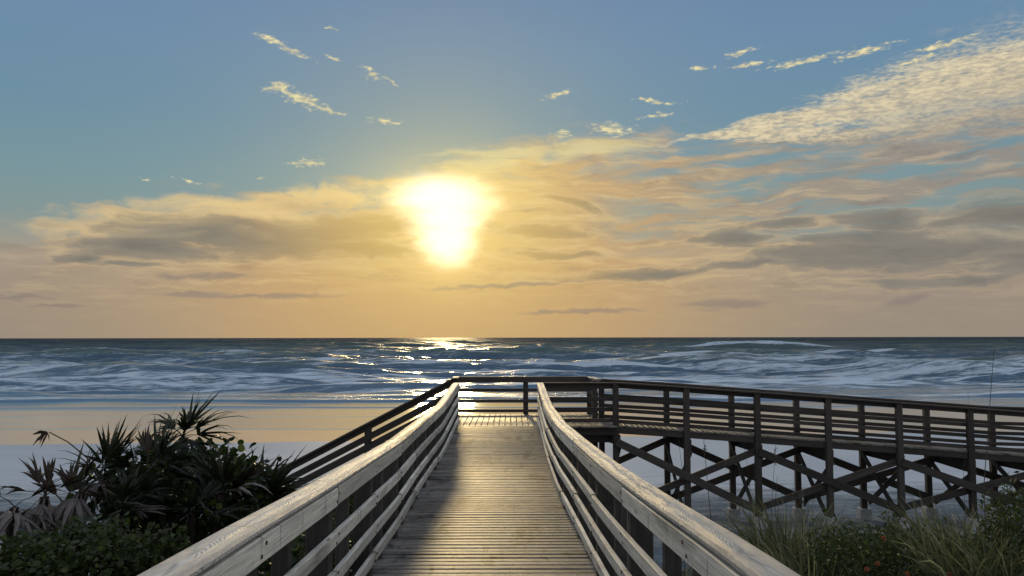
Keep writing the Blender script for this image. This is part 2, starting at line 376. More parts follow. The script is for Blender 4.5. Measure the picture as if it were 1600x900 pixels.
def sweep(name, pts, w, h, mat, parent, up=(0, 0, 1), c=.006, share=True):
    """a timber of width w and depth h along pts; local X is its grain"""
    pts = [Vector(p) for p in pts]; up = Vector(up)
    a, b = pts[0], pts[-1]; R = frame(b-a, up); o = (a+b)/2
    key = None
    if len(pts) == 2 and share:
        key = (round((b-a).length, 2), round(w, 3), round(h, 3), round(c, 4), mat.name)
        if key in CACHE: return link(name, CACHE[key], mat, parent, Matrix.Translation(o) @ R.to_4x4())
    Ri = R.inverted()
    lp = [Ri @ (p-o) for p in pts]
    W, D = w/2, h/2
    prof = [(-W+c, -D), (W-c, -D), (W, -D+c), (W, D-c), (W-c, D), (-W+c, D), (-W, D-c), (-W, -D+c)]
    vs, fs = [], []
    for i, p in enumerate(lp):
        q = lp[min(i+1, len(lp)-1)]-lp[max(i-1, 0)]
        nz = Vector((-q.z, 0, q.x)).normalized(); ny = Vector((-q.y, q.x, 0)).normalized()
        for (yy, zz) in prof: vs.append(p+ny*yy+nz*zz)
    for i in range(len(lp)-1):
        for k in range(8):
            fs.append((i*8+k, i*8+(k+1) % 8, (i+1)*8+(k+1) % 8, (i+1)*8+k))
    fs.append(tuple(range(7, -1, -1))); n = (len(lp)-1)*8; fs.append(tuple(range(n, n+8)))
    me = bpy.data.meshes.new(name); me.from_pydata(vs, [], fs); me.update()
    if key: CACHE[key] = me
    return link(name, me, mat, parent, Matrix.Translation(o) @ R.to_4x4())
def mesh(name, vs, fs, mat, parent=None, mw=None, smooth=False):
    me = bpy.data.meshes.new(name); me.from_pydata(vs, [], fs); me.update()
    if smooth: me.polygons.foreach_set('use_smooth', [True]*len(me.polygons))
    return link(name, me, mat, parent, mw)
def jit(a): return random.uniform(-a, a)

# ------------------------------------------------------------------ ground
RAILZ = [(-2.5, -.55), (0, -.66), (2.6, -.79), (3.4, -.835), (4.1, -.886), (5.36, -.968), (6.34, -1.026), (8.5, -1.136), (9.85, -1.178), (10.9, -1.219),
         (12.4, -1.248), (14.0, -1.278), (14.85, -1.284), (16.0, -1.240), (16.9, -1.199), (18.2, -1.140), (19.2, -1.112), (20, -1.11)]
CX = [(-2.5, -.10), (2.6, -.144), (4.1, -.19), (6.34, -.245), (8.5, -.27), (10.9, -.335), (14, -.345), (20, -.345)]
def interp(tab, v):
    xs = [a for a, _ in tab]; return float(np.interp(v, xs, [b for _, b in tab]))
def smooth_interp(tab, v): return (interp(tab, v-.45)+2*interp(tab, v-.15)+2*interp(tab, v+.15)+interp(tab, v+.45))/6
def railz(Y): return H+smooth_interp(RAILZ, Y)
def cx(Y): return smooth_interp(CX, Y)
GZ = [(-30, -2.3), (0, -2.5), (6, -2.7), (9, -3.1), (13, -3.9), (17, -4.55), (21, -4.85), (28, -5.02), (40, -5.40), (46.5, -5.58), (60, -5.85), (90, -6.5), (200, -8)]
gys = [a for a, _ in GZ]; gzs = [b for _, b in GZ]
def smooth_gz(Y): return (np.interp(Y-1.2, gys, gzs)+np.interp(Y, gys, gzs)+np.interp(Y+1.2, gys, gzs))/3
PH = rng.uniform(0, 6.28, (24, 3)); 
def vnoise(X, Y, sc, seed=0):
    """cheap smooth noise from rotated sines"""
    o = np.zeros_like(X); r = np.random.default_rng(100+seed)
    for i in range(9):
        a = r.uniform(0, 6.28); k = r.uniform(.6, 1.7)*sc; ph = r.uniform(0, 6.28)
        o += np.sin((X*math.cos(a)+Y*math.sin(a))*k+ph+1.3*np.sin((X*math.sin(a)-Y*math.cos(a))*k*.7+ph*2))
    return o/4.2
def ground_z(X, Y):
    X = np.asarray(X, float); Y = np.asarray(Y, float)
    dune = np.clip((18-Y)/9, 0, 1)
    z = smooth_gz(Y)+H
    z += dune*(.16*vnoise(X, Y, .55, 1)+.05*vnoise(X, Y, 1.9, 2))
    z += dune*np.clip((np.abs(X)-1.5)/5, 0, 1)*.25
    mid = np.clip((32-Y)/12, 0, 1)
    z += mid*(.045*vnoise(X, Y, 2.4, 3)+.028*vnoise(X, Y, 6.5, 4))
    z += .012*vnoise(X, Y*2.0, .25, 5)
    return z
def gz(X, Y): return float(ground_z(np.array([X]), np.array([Y]))[0])
def grid_obj(name, X, Y, Z, mat):
    nr, nc = X.shape
    me = bpy.data.meshes.new(name)
    co = np.stack([X, Y, Z], -1).reshape(-1, 3).astype(np.float32)
    idx = np.arange(nr*nc).reshape(nr, nc)
    q = np.stack([idx[:-1, :-1], idx[:-1, 1:], idx[1:, 1:], idx[1:, :-1]], -1).reshape(-1, 4).astype(np.int32)
    me.vertices.add(len(co)); me.vertices.foreach_set('co', co.ravel())
    me.loops.add(q.size); me.loops.foreach_set('vertex_index', q.ravel())
    me.polygons.add(len(q)); me.polygons.foreach_set('loop_start', np.arange(0, q.size, 4, dtype=np.int32))
    me.polygons.foreach_set('use_smooth', np.ones(len(q), bool))
    me.update(calc_edges=True); me.validate()
    me.materials.append(mat)
    o = bpy.data.objects.new(name, me); COL.objects.link(o)
    return o

def sand_mat():
    m, g, out = new_mat('sand')
    p = g.new('ShaderNodeNewGeometry').outputs['Position']
    x, y, z = g.xyz(p)[:3]
    big = g.noise(g.mapping(p, sc=(.06, .12, 0)), 1.0, 4, .55)
    med = g.noise(g.mapping(p, sc=(.5, 1.6, 0)), 1.0, 5, .6)
    fine = g.noise(p, 60, 3, .6)
    # edge of the glassy wet sand runs obliquely down the beach
    edge = g.m('ADD', g.m('ADD', y, g.m('MULTIPLY', x, -.13)), g.m('MULTIPLY', g.m('SUBTRACT', big, .5), 5.0))
    wet = g.ss(edge, 41.6, 42.3)
    damp = g.ss(g.m('ADD', y, g.m('MULTIPLY', g.m('SUBTRACT', med, .5), 6)), 22.5, 27.5)
    dry = g.mix(g.ss(g.m('ADD', g.m('MULTIPLY', med, .7), g.m('MULTIPLY', fine, .3)), .35, .65), (.105, .14, .18, 1), (.25, .30, .345, 1))
    dmp = g.mix(g.ss(big, .3, .7), (.36, .40, .445, 1), (.43, .47, .515, 1))
    col = g.mix(damp, dry, dmp)
    col = g.mix(wet, col, (.44, .40, .345, 1))
    rough = g.fmix(damp, .9, .6); rough = g.fmix(wet, rough, .07)
    spec = g.fmix(damp, .08, .10); spec = g.fmix(wet, spec, 1.0)
    b = pbsdf(g, out, **{'Base Color': col, 'Roughness': rough, 'Specular IOR Level': spec})
    foot = g.noise(g.mapping(p, sc=(1.0, 2.0, 1)), 3.2, 4, .6)
    rip = g.noise(g.mapping(p, sc=(.35, 3.0, 0)), 1.0, 4, .55)
    hgt = g.m('MULTIPLY', g.m('ADD', foot, g.m('MULTIPLY', fine, .05)), g.m('SUBTRACT', 1.0, damp))
    hgt = g.m('ADD', hgt, g.m('MULTIPLY', rip, g.fmix(wet, .06, .004)))
    g.put(b.inputs['Normal'], bump(g, hgt, .30, 1.0))
    return m
def make_ground():
    ys = list(np.arange(-14, 0, .6))+list(np.arange(0, 30, .085))+list(np.geomspace(30, 130, 130))
    ys = np.array(ys)
    u = np.concatenate([np.linspace(-1, 1, 420)])
    half = np.maximum(14, 9+np.abs(ys)*1.1)
    X = u[None, :]*half[:, None]; Y = np.repeat(ys[:, None], len(u), 1)
    # far aprons so the sheet never ends in view
    X[:, 0] = -3000; X[:, -1] = 3000
    Z = ground_z(X, Y)
    o = grid_obj('beach', X, Y, Z, sand_mat()); tag(o, 'pale sand dune sloping down to the wet beach', 'beach', kind='structure')
make_ground()

# ------------------------------------------------------------------ sea
BREAK = [(47.6, .035, .25, 1.2, .05, 1), (55.5, .03, .3, 1.5, .05, 15), (61.8, .12, .5, 2.5, .05, 2), (65.5, .20, .7, 3.5, .045, 3), (70.5, .26, .8, 4.0, .04, 4), (77, .36, 1.0, 5, .035, 16)]
_d, _k = 84.0, 5       # distance, then height, front length, back length, wave number of the gaps, seed
while _d < 560:
    BREAK.append((_d, min(.50+.0032*(_d-84), 1.25), 1.1+.008*(_d-84), (.055*_d), 2.9/_d, 20+_k))
    _k += 1; _d *= 1.062+.028*math.sin(_k*2.3)
def sea_mat():
    m, g, out = new_mat('sea_water')
    p = g.new('ShaderNodeNewGeometry').outputs['Position']
    att = g.new('ShaderNodeAttribute', attribute_name='foam').outputs['Fac']
    x, y, z = g.xyz(p)[:3]
    # foam broken into threads and patches
    f1 = g.noise(g.mapping(p, sc=(.085, .75, 0)), 1.0, 9, .66, .12)
    f2 = g.noise(g.mapping(p, sc=(.40, 2.6, 0)), 1.0, 7, .66, .15)
    f3 = g.noise(g.mapping(p, sc=(.02, .09, 0)), 1.0, 4, .55, .3)
    fn = g.m('ADD', g.m('MULTIPLY', f1, .55), g.m('MULTIPLY', f2, .45))
    thr = g.m('SUBTRACT', .735, g.m('MULTIPLY', att, .46))
    thr = g.m('SUBTRACT', thr, g.m('MULTIPLY', g.m('SUBTRACT', f3, .5), .25))
    foam = g.ss(g.m('SUBTRACT', fn, thr), .0, .14)
    deep = g.mix(g.ss(y, 70, 420), (.072, .128, .192, 1), (.066, .092, .122, 1))
    deep = g.mix(g.ss(y, 66, 58), deep, (.43, .39, .335, 1))
    deep = g.mix(g.ss(g.m('SUBTRACT', z, g.m('MULTIPLY', .10, 1.0)), 1.0, 2.2), deep, (.085, .125, .12, 1))
    col = g.mix(foam, deep, (.54, .62, .70, 1))
    rough = g.fmix(foam, g.ss(y, 60, 700, .09, .34), .7)
    shallow = g.ss(y, 64, 59)
    b = pbsdf(g, out, **{'Base Color': col, 'Roughness': rough, 'IOR': 1.333, 'Specular IOR Level': g.m('MULTIPLY', g.ss(y, 58, 90, .9, .22), g.ss(y, 130, 420, 1.0, .25))})
    w1 = g.noise(g.mapping(p, rot=(0, 0, .12), sc=(.35, 1.0, 0)), 1.0, 6, .62, .4)
    w2 = g.noise(g.mapping(p, rot=(0, 0, -.2), sc=(1.6, 4.2, 0)), 1.0, 4, .6, .3)
    w3 = g.noise(g.mapping(p, sc=(.07, .22, 0)), 1.0, 5, .6, .3)
    calm = g.m('ADD', g.ss(y, 60, 92, .018, .12), g.ss(y, 84, 125, .0, .84))
    h = g.m('ADD', g.m('ADD', g.m('MULTIPLY', w1, .9), g.m('MULTIPLY', w2, .16)), g.m('MULTIPLY', w3, 1.5))
    h = g.m('MULTIPLY', h, g.m('MULTIPLY', calm, g.ss(y, 90, 1800, 1.0, 9.0)))
    h = g.m('ADD', h, g.m('MULTIPLY', foam, .05))
    nb = bump(g, h, 1.0, 1.0)
    g.put(b.inputs['Normal'], nb)
    # far out the crests hide most mirror-like facets, so the sheen gives way to the body colour
    df = g.new('ShaderNodeBsdfDiffuse'); g.put(df.inputs[0], col); g.put(df.inputs['Normal'], nb)
    mx = g.new('ShaderNodeMixShader'); g.put(mx.inputs[0], g.m('ADD', g.ss(y, 95, 300, .0, .45), g.ss(y, 250, 700, .0, .33)))
    g.l.new(b.outputs[0], mx.inputs[1]); g.l.new(df.outputs[0], mx.inputs[2]); g.l.new(mx.outputs[0], out.inputs[0])
    return m
def make_sea():
    ys = [43.0]
    while ys[-1] < 16000:
        y = ys[-1]; ys.append(y+max(.22, (y-20)*.0042) if y < 1500 else y*1.012)
    ys = np.array(ys)
    u = np.linspace(-1, 1, 520)
    X = u[None, :]*(12+ys[:, None]*.80); Y = np.repeat(ys[:, None], len(u), 1)
    sp = np.gradient(ys)[:, None]; spx = (12+ys[:, None]*.8)*2/520
    Z = np.zeros_like(X); foam = np.zeros_like(X)
    r = np.random.default_rng(21)
    depthf = np.clip((Y-60)/50, 0, 1)
    for i in range(46):
        lam = 3.2*1.085**i if i < 40 else r.uniform(20, 60)
        a = r.normal(0, .30)+math.radians(6); k = 2*math.pi/lam
        kx, ky = k*math.sin(a), k*math.cos(a)
        amp = .0085*lam**.92*r.uniform(.6, 1.3)*(1.9 if lam < 14 else 1.0)
        att = np.clip((lam/np.maximum(sp, 1e-3)-2.5)/3, 0, 1)*np.clip((lam/max(abs(math.sin(a)), .08)/spx-2)/3, 0, 1)
        ph = kx*X+ky*Y+r.uniform(0, 6.28)+.5*vnoise(X, Y, .02, 30+i)
        Z += att*amp*depthf*(np.sin(ph)+.25*np.sin(2*ph+1.5))
    for (d, hgt, lf, lb, kx, sd) in BREAK:
        rr = np.random.default_rng(sd)
        line = d+lb*.34*vnoise(X, X*0+sd*3.1, kx*.8, 50+sd)+lb*.07*vnoise(X, X*0+sd, kx*5, 70+sd)
        env = np.clip(.38+.62*vnoise(X, X*0+sd*7.7, kx*3.4, 90+sd)+.35*vnoise(X, X*0+sd*2.7, kx*1.2, 190+sd), 0, 1.1)
        if d >= 76 and d < 300: env = np.clip(env*1.15+.14, 0, 1.25)
        if d < 76: env = np.clip(.75+.45*vnoise(X, X*0+sd*7.7, kx*1.2, 90+sd), .15, 1.1)
        t = Y-line+(.5*lf)*vnoise(X, Y*.3, kx*9, 120+sd)
        prof = np.where(t < 0, np.exp(-(t/lf)**2), np.exp(-(t/lb)**2))
        Z += hgt*env*prof
        if 60 < d < 270:
            # white water on the crest and spilling shoreward of it, drawn out foam behind
            crest = np.exp(-((t-.8*lf)/(lf*.8))**2)*np.clip(env-.25, 0, 1)
            wash = np.where(t < -lf*.8, np.exp(-((t+lf*.8)/(lb*.9))**2), 0)*np.clip(env-.1, 0, 1)
            back = np.where(t > 0, np.exp(-(t/(lb*1.3))**2), 0)
            foam = np.maximum(foam, np.maximum(.46*wash, np.maximum(.85*crest, .46*back))*np.where((t < .1*lf) & (t > -1.6*lf), .25, 1.0))
    foam += .30*np.clip(1-np.abs(Y-110)/120, 0, 1)
    foam *= np.clip((Y-62)/5, 0, 1)
    foam = np.clip(foam, 0, 1)
    
    o = grid_obj('sea', X, Y, Z, sea_mat())
    at_ = o.data.attributes.new('foam', 'FLOAT', 'POINT'); at_.data.foreach_set('value', foam.ravel().astype(np.float32))
    tag(o, 'choppy blue grey sea with breaking waves', 'sea', kind='structure')
make_sea()

# ------------------------------------------------------------------ boardwalk
HW = .95            # half the clear width between the rail faces
RH = 1.06           # rail height above the planks
def deck_z(Y): return railz(Y)-RH
def footing(p, parent, s=.30, h=.30):
    z0 = gz(p.x, p.y)-.25
    sweep('footing', [(p.x, p.y, z0), (p.x, p.y, z0+.25+h)], s, s, M['concrete'], parent, up=(0, 1, 0), c=.02, share=False)

def make_boardwalk():
    b = empty('boardwalk', (cx(9), 9, deck_z(9)), 'weathered grey timber boardwalk with handrails running straight out toward the sea', 'boardwalk')
    # planks laid across
    Y = -1.6; i = 0
    pitch = .146
    while Y < 19.05:
        z = deck_z(Y)-.019; s = math.atan2(deck_z(Y+.1)-deck_z(Y-.1), .2)
        gap = .0
        L = 2*HW+.22
        me_key = ('plank', random.randint(0, 5))
        w = .124
        o = sweep('plank', [(cx(Y)-L/2, Y, z), (cx(Y)+L/2, Y, z)], w, .036, M['plank'], b, c=.013)
        o.location.z += jit(.0022); o.location.x += jit(.006)
        o.rotation_euler.rotate(Euler((s+jit(.012), jit(.0015), jit(.002))))
        Y += pitch+(.045 if abs(Y-9.72) < .075 else 0)
    # rails
    step = 1.7
    ps = [-1.55+step*k for k in range(13)]
    ps[-1] = 19.05
    for sx in (-1, 1):
        xo = lambda Y, e: cx(Y)+sx*(HW+e)
        # cap: five long pieces
        def path(y0, y1, e, dz, n=7):
            return [(xo(t, e)+0, t, railz(t)+dz) for t in np.linspace(y0, y1, n)]
        for k in range(0, 12, 2):
            y0, y1 = ps[k], ps[min(k+2, 12)]
            g_ = .004
            sweep('handrail_cap', path(y0+g_, y1-g_, .080+jit(.004), -.019+jit(.002), 11), .165, .040, M['cap'], b, c=.013)
        for row, (dz, hh) in enumerate(((-.103, .122), (-.385, .092), (-.640, .088), (-.885, .088))):
            k0 = 0 if row % 2 == 0 else 1
            ks = [0]+list(range(2 if row % 2 == 0 else 1, 12, 2))+[12]
            ks = sorted(set(ks))
            for k, k2 in zip(ks[:-1], ks[1:]):
                y0, y1 = ps[k], ps[k2]
                sweep('rail', path(y0+.010, y1-.010, .028+jit(.007), dz+jit(.009), 9), .040, hh, M['rail'], b, c=.006)
        for k, Yp in enumerate(ps):
            if Yp < -1: pass
            px_ = xo(Yp, .052+.075)
            zt = railz(Yp)-.042
            zb = gz(px_, Yp)-.5
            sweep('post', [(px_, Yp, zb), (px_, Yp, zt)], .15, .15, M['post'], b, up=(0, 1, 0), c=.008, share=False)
            for (dz, hh) in ((-.112, .140), (-.385, .118), (-.640, .114), (-.885, .110)):
                for q in (-1, 1):
                    bx_ = xo(Yp+q*.035, .007)
                    sweep('bolt', [(bx_, Yp+q*.035, railz(Yp)+dz+q*.022), (bx_-sx*.008, Yp+q*.035, railz(Yp)+dz+q*.022)], .018, .018, M['rust'], b, c=.005)
            if 0 <= k < 12:
                # a second post under the middle of the bay and a pale block between
                Ym = Yp+step*.42
                px2 = xo(Ym, .052+.06)
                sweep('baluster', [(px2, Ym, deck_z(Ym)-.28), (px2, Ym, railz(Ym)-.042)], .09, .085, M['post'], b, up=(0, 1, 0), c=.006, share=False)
        for k in range(0, 12, 2):
            y0, y1 = ps[k], ps[min(k+2, 12)]
            pts = [(xo(t, .0)-sx*.02, t, deck_z(t)-.038-.105) for t in np.linspace(y0+.004, y1-.004, 9)]
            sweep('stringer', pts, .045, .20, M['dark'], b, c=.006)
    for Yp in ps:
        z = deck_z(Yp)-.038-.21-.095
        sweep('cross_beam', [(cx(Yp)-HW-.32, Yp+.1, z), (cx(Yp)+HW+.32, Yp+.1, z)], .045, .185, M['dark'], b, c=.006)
make_boardwalk()

# ------------------------------------------------------------------ viewing platform
PZ = H-2.18; CAPZ = H-1.12
PX0, PX1 = -1.60, 2.20
YN, YF = 19.25, 22.0
RAILS = ((-.105, .125), (-.42, .10), (-.68, .10), (-.95, .092))
SEA_RAILS = ((-.10, .12), (-.375, .092), (-.683, .092), (-.96, .085))
def make_platform():
    b = empty('viewing_platform', (.3, 20.6, PZ), 'backlit timber viewing platform with railing at the seaward end of the boardwalk', 'platform')
    w = .140; n = int((PX1-PX0+.6)/.147)
    for i in range(n):
        x = PX0-.05+.07+i*.147
        o = sweep('plank', [(x, YN-.12, PZ-.019), (x, YF-.02, PZ-.019)], w-.006, .038, M['plank'], b, c=.006)
        o.location.z += jit(.002)
    sweep('plank', [(PX0, YN-.20, PZ-.019), (PX1+.4, YN-.20, PZ-.019)], .12, .038, M['plank'], b, c=.006)
    # seaward railing
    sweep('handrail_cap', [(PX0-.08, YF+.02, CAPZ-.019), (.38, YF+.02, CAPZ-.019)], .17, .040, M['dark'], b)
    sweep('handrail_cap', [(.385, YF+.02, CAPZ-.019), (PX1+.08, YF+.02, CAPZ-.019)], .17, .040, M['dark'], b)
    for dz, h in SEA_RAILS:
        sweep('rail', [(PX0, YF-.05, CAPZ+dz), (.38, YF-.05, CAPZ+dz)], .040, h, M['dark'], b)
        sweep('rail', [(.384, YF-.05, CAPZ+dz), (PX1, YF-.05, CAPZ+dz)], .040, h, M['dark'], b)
    # right side, short railing that steps toward the ramp; paler cap wood stands in for light on it
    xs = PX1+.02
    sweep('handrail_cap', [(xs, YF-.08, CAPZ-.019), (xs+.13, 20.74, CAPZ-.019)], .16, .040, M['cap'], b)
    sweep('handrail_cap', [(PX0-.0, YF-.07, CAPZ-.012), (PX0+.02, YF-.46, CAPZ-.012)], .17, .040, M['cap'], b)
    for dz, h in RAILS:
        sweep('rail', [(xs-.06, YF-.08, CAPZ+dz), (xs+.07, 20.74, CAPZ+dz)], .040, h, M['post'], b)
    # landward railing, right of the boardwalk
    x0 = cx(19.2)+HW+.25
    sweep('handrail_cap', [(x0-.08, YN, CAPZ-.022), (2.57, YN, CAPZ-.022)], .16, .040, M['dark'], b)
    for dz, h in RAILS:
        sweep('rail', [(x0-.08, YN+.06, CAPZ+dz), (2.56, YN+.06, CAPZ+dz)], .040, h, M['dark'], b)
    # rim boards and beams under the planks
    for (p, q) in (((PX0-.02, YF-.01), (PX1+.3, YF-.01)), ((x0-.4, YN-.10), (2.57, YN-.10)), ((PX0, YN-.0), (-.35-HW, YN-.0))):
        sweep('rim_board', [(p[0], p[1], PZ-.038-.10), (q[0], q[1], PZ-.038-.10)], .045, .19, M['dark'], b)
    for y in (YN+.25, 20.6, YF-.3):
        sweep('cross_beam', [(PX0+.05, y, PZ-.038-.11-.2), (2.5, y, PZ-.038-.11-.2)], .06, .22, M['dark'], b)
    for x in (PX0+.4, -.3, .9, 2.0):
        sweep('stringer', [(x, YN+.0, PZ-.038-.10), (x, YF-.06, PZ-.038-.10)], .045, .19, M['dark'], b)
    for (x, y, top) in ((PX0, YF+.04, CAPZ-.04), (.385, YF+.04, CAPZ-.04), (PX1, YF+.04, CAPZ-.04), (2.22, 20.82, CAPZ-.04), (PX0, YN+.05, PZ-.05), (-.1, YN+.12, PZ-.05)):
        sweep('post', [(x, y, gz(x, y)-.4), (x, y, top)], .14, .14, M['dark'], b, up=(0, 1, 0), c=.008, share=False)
    # braces below
    sweep('brace', [(1.2, YN+.2, PZ-.45), (2.4, YN+.2, PZ-1.15)], .045, .16, M['dark'], b)
    sweep('brace', [(2.3, YF-.2, PZ-.4), (.6, YF-.2, PZ-1.9)], .045, .16, M['dark'], b)
make_platform()

# ------------------------------------------------------------------ ramp down to the right
NX = [2.57+1.757*k for k in range(8)]
FX = [2.40+1.742*k for k in range(8)]
RYN, RYF = 19.25, 20.70
def drop(X): 
    t = np.clip(X-2.75, 0, 13.2-2.75); return float(.0742*t)
def ramp_z(X): return H-2.19-drop(X)
RAMP_RAILS = ((-.097, .112), (-.44, .092), (-.70, .092), (-.985, .092))
def rcap(X): return H-1.115-drop(X)
def make_ramp():
    b = empty('beach_ramp', (7.5, 20.1, ramp_z(7.5)), 'long backlit timber ramp on cross braced posts sloping down to the right', 'ramp')
    sl_ = math.atan(.0742)
    x = 2.70
    while x < 15.6:
        o = sweep('plank', [(x, RYN-.02, ramp_z(x)-.019), (x, RYF-.03, ramp_z(x)-.019)], .134, .038, M['plank'], b, c=.006)
        o.location.z += jit(.002)
        if x < 13.1: o.rotation_euler.rotate(Euler((0, sl_, 0)))
        x += .146
    for (yy, xs, side) in ((RYN, NX, -1), (RYF, FX, 1)):
        yr = yy+(.075 if side < 0 else -.0)        # rails inside the posts
        xs2 = xs+[15.4]
        for k in range(len(xs2)-1):
            a, c_ = xs2[k], xs2[k+1]
            if c_-a < .3: continue
            if k % 2 == 0 or k >= 6:
                c2 = xs2[min(k+2, len(xs2)-1)] if k < 6 else c_
                def pth(dz, y): 
                    tt = [a+.004, (a+c2)/2, c2-.004]
                    return [(t, y, rcap(t)+dz) for t in tt]
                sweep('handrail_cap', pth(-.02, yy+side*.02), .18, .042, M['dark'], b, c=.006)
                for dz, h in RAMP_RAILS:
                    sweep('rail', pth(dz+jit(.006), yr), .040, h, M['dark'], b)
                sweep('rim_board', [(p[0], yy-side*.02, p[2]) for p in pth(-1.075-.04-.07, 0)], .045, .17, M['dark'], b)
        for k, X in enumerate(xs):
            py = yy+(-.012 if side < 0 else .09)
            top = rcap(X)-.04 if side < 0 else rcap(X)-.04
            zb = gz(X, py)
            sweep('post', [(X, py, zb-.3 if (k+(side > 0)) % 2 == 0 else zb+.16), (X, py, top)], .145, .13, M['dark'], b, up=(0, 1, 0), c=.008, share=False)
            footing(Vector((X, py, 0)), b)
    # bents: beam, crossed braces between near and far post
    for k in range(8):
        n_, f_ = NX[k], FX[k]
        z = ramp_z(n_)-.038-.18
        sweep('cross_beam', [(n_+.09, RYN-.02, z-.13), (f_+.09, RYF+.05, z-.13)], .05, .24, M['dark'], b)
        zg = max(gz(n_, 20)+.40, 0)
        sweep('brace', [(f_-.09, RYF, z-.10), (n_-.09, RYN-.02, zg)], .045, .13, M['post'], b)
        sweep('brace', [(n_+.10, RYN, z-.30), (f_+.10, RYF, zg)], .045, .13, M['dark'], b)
    # long crossed braces along both sides, two bays each
    for (yy, xs, off) in ((RYN-.115, NX, 0), (RYF+.02, FX, 1)):
        for k in range(off-2, 8, 2):
            k0, k1 = k, k+2
            xa = xs[0]+1.757*k0; xb = xs[0]+1.757*k1
            if xb > 16.2: continue
            def und(X): return ramp_z(max(X, 2.4))-.038-.25
            g0 = H-4.30; 
            ya = yy; yb = yy+.19*(1 if off == 0 else -1)
            if xa > 1.5:
                sweep('brace', [(xa, ya, und(xa)-.10), (xb, ya, g0+.02-.03*(k1 > 4))], .05, .19, M['dark'], b)
                sweep('brace', [(xa, yb, g0+.06), (xb, yb, und(xb)-.10)], .045, .17, M['dark'], b)
            elif xb > 2.3:
                xm = 2.45
                f = (xm-xa)/(xb-xa)
                sweep('brace', [(xm, ya, und(2.4)*(1-f)+f*g0), (xb, ya, g0)], .05, .19, M['dark'], b)
                sweep('brace', [(xm, yb, g0*(1-f)+f*und(xb)), (xb, yb, und(xb)-.1)], .045, .17, M['dark'], b)
make_ramp()

# ------------------------------------------------------------------ stairs down to the left
def make_stairs():
    b = empty('beach_stairs', (PX0-2.4, 21.3, PZ-1.2), 'timber beach stairs with railings going down to the left of the platform', 'stairs')
    x0 = PX0-.03; run = .285; slope = .518; n = 19
    rise = run*slope
    yn, yf = 20.55, 22.0
    for i in range(n):
        x = x0-run*(i+.5); z = PZ-rise*(i+1)
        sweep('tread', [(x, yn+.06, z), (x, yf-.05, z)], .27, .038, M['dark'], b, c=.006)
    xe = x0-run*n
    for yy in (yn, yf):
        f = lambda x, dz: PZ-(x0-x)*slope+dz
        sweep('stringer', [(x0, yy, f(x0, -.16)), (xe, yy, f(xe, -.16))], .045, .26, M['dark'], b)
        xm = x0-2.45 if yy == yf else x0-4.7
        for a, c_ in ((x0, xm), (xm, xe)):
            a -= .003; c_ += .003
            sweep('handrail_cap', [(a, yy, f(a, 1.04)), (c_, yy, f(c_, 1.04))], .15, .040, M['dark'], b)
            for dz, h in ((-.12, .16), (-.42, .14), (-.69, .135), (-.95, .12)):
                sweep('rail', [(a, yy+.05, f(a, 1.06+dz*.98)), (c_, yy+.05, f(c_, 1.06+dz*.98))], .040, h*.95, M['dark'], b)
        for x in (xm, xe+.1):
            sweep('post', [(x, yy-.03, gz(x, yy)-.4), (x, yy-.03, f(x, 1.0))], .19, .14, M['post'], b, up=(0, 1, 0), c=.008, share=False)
make_stairs()

# ------------------------------------------------------------------ plants
def ribbon(vs, fs, pts, wids, nrm, fold=.25):
    """leaf blade along pts, folded along its midrib"""
    base = len(vs); n = len(pts)
    for i, (p, w) in enumerate(zip(pts, wids)):
        t = (pts[min(i+1, n-1)]-pts[max(i-1, 0)]).normalized()
        s = t.cross(nrm)
        if s.length < 1e-4: s = t.orthogonal()
        s.normalize(); u = s.cross(t)
        vs.append(p-s*w+u*w*fold); vs.append(p.copy()); vs.append(p+s*w+u*w*fold)
    for i in range(n-1):
        a = base+i*3
        fs.append((a, a+1, a+4, a+3)); fs.append((a+1, a+2, a+5, a+4))
def frond_geo(R, L, n, spread, droop, wl=.022, rag=.15, pet=.5):
    """fan frond: petiole along +X, leaflets radiating from its end in the XY plane"""
    vs, fs = [], []
    c = Vector((pet, 0, 0))
    ribbon(vs, fs, [Vector((0, 0, 0)), Vector((pet*.5, 0, .02)), c], [.014, .011, .010], Vector((0, 0, 1)), .6)
    for i in range(n):
        if R.random() < .12: continue
        a = -spread+2*spread*i/(n-1)+R.uniform(-.13, .13)
        l = L*(1-.30*(abs(a)/max(spread, .1))**2)*R.uniform(1-1.6*rag, 1+rag*.6)
        dv = Vector((math.cos(a), math.sin(a), .10*math.cos(a)+R.uniform(-.22, .22)))
        k = R.uniform(.3, 1.9)*droop+R.choice((0, 0, 0, .9))
        pts = []; p = c.copy(); dd = dv.normalized()
        seg = 4
        for s in range(seg+1):
            pts.append(p.copy())
            p = p+dd*(l/seg); dd = (dd+Vector((0, 0, -k*(.12+.30*s/seg)))).normalized()
        w = wl*R.uniform(.8, 1.2)
        ribbon(vs, fs, pts, [w*.7, w, w*.85, w*.55, .001], Vector((0, 0, 1)), .35)
    return vs, fs
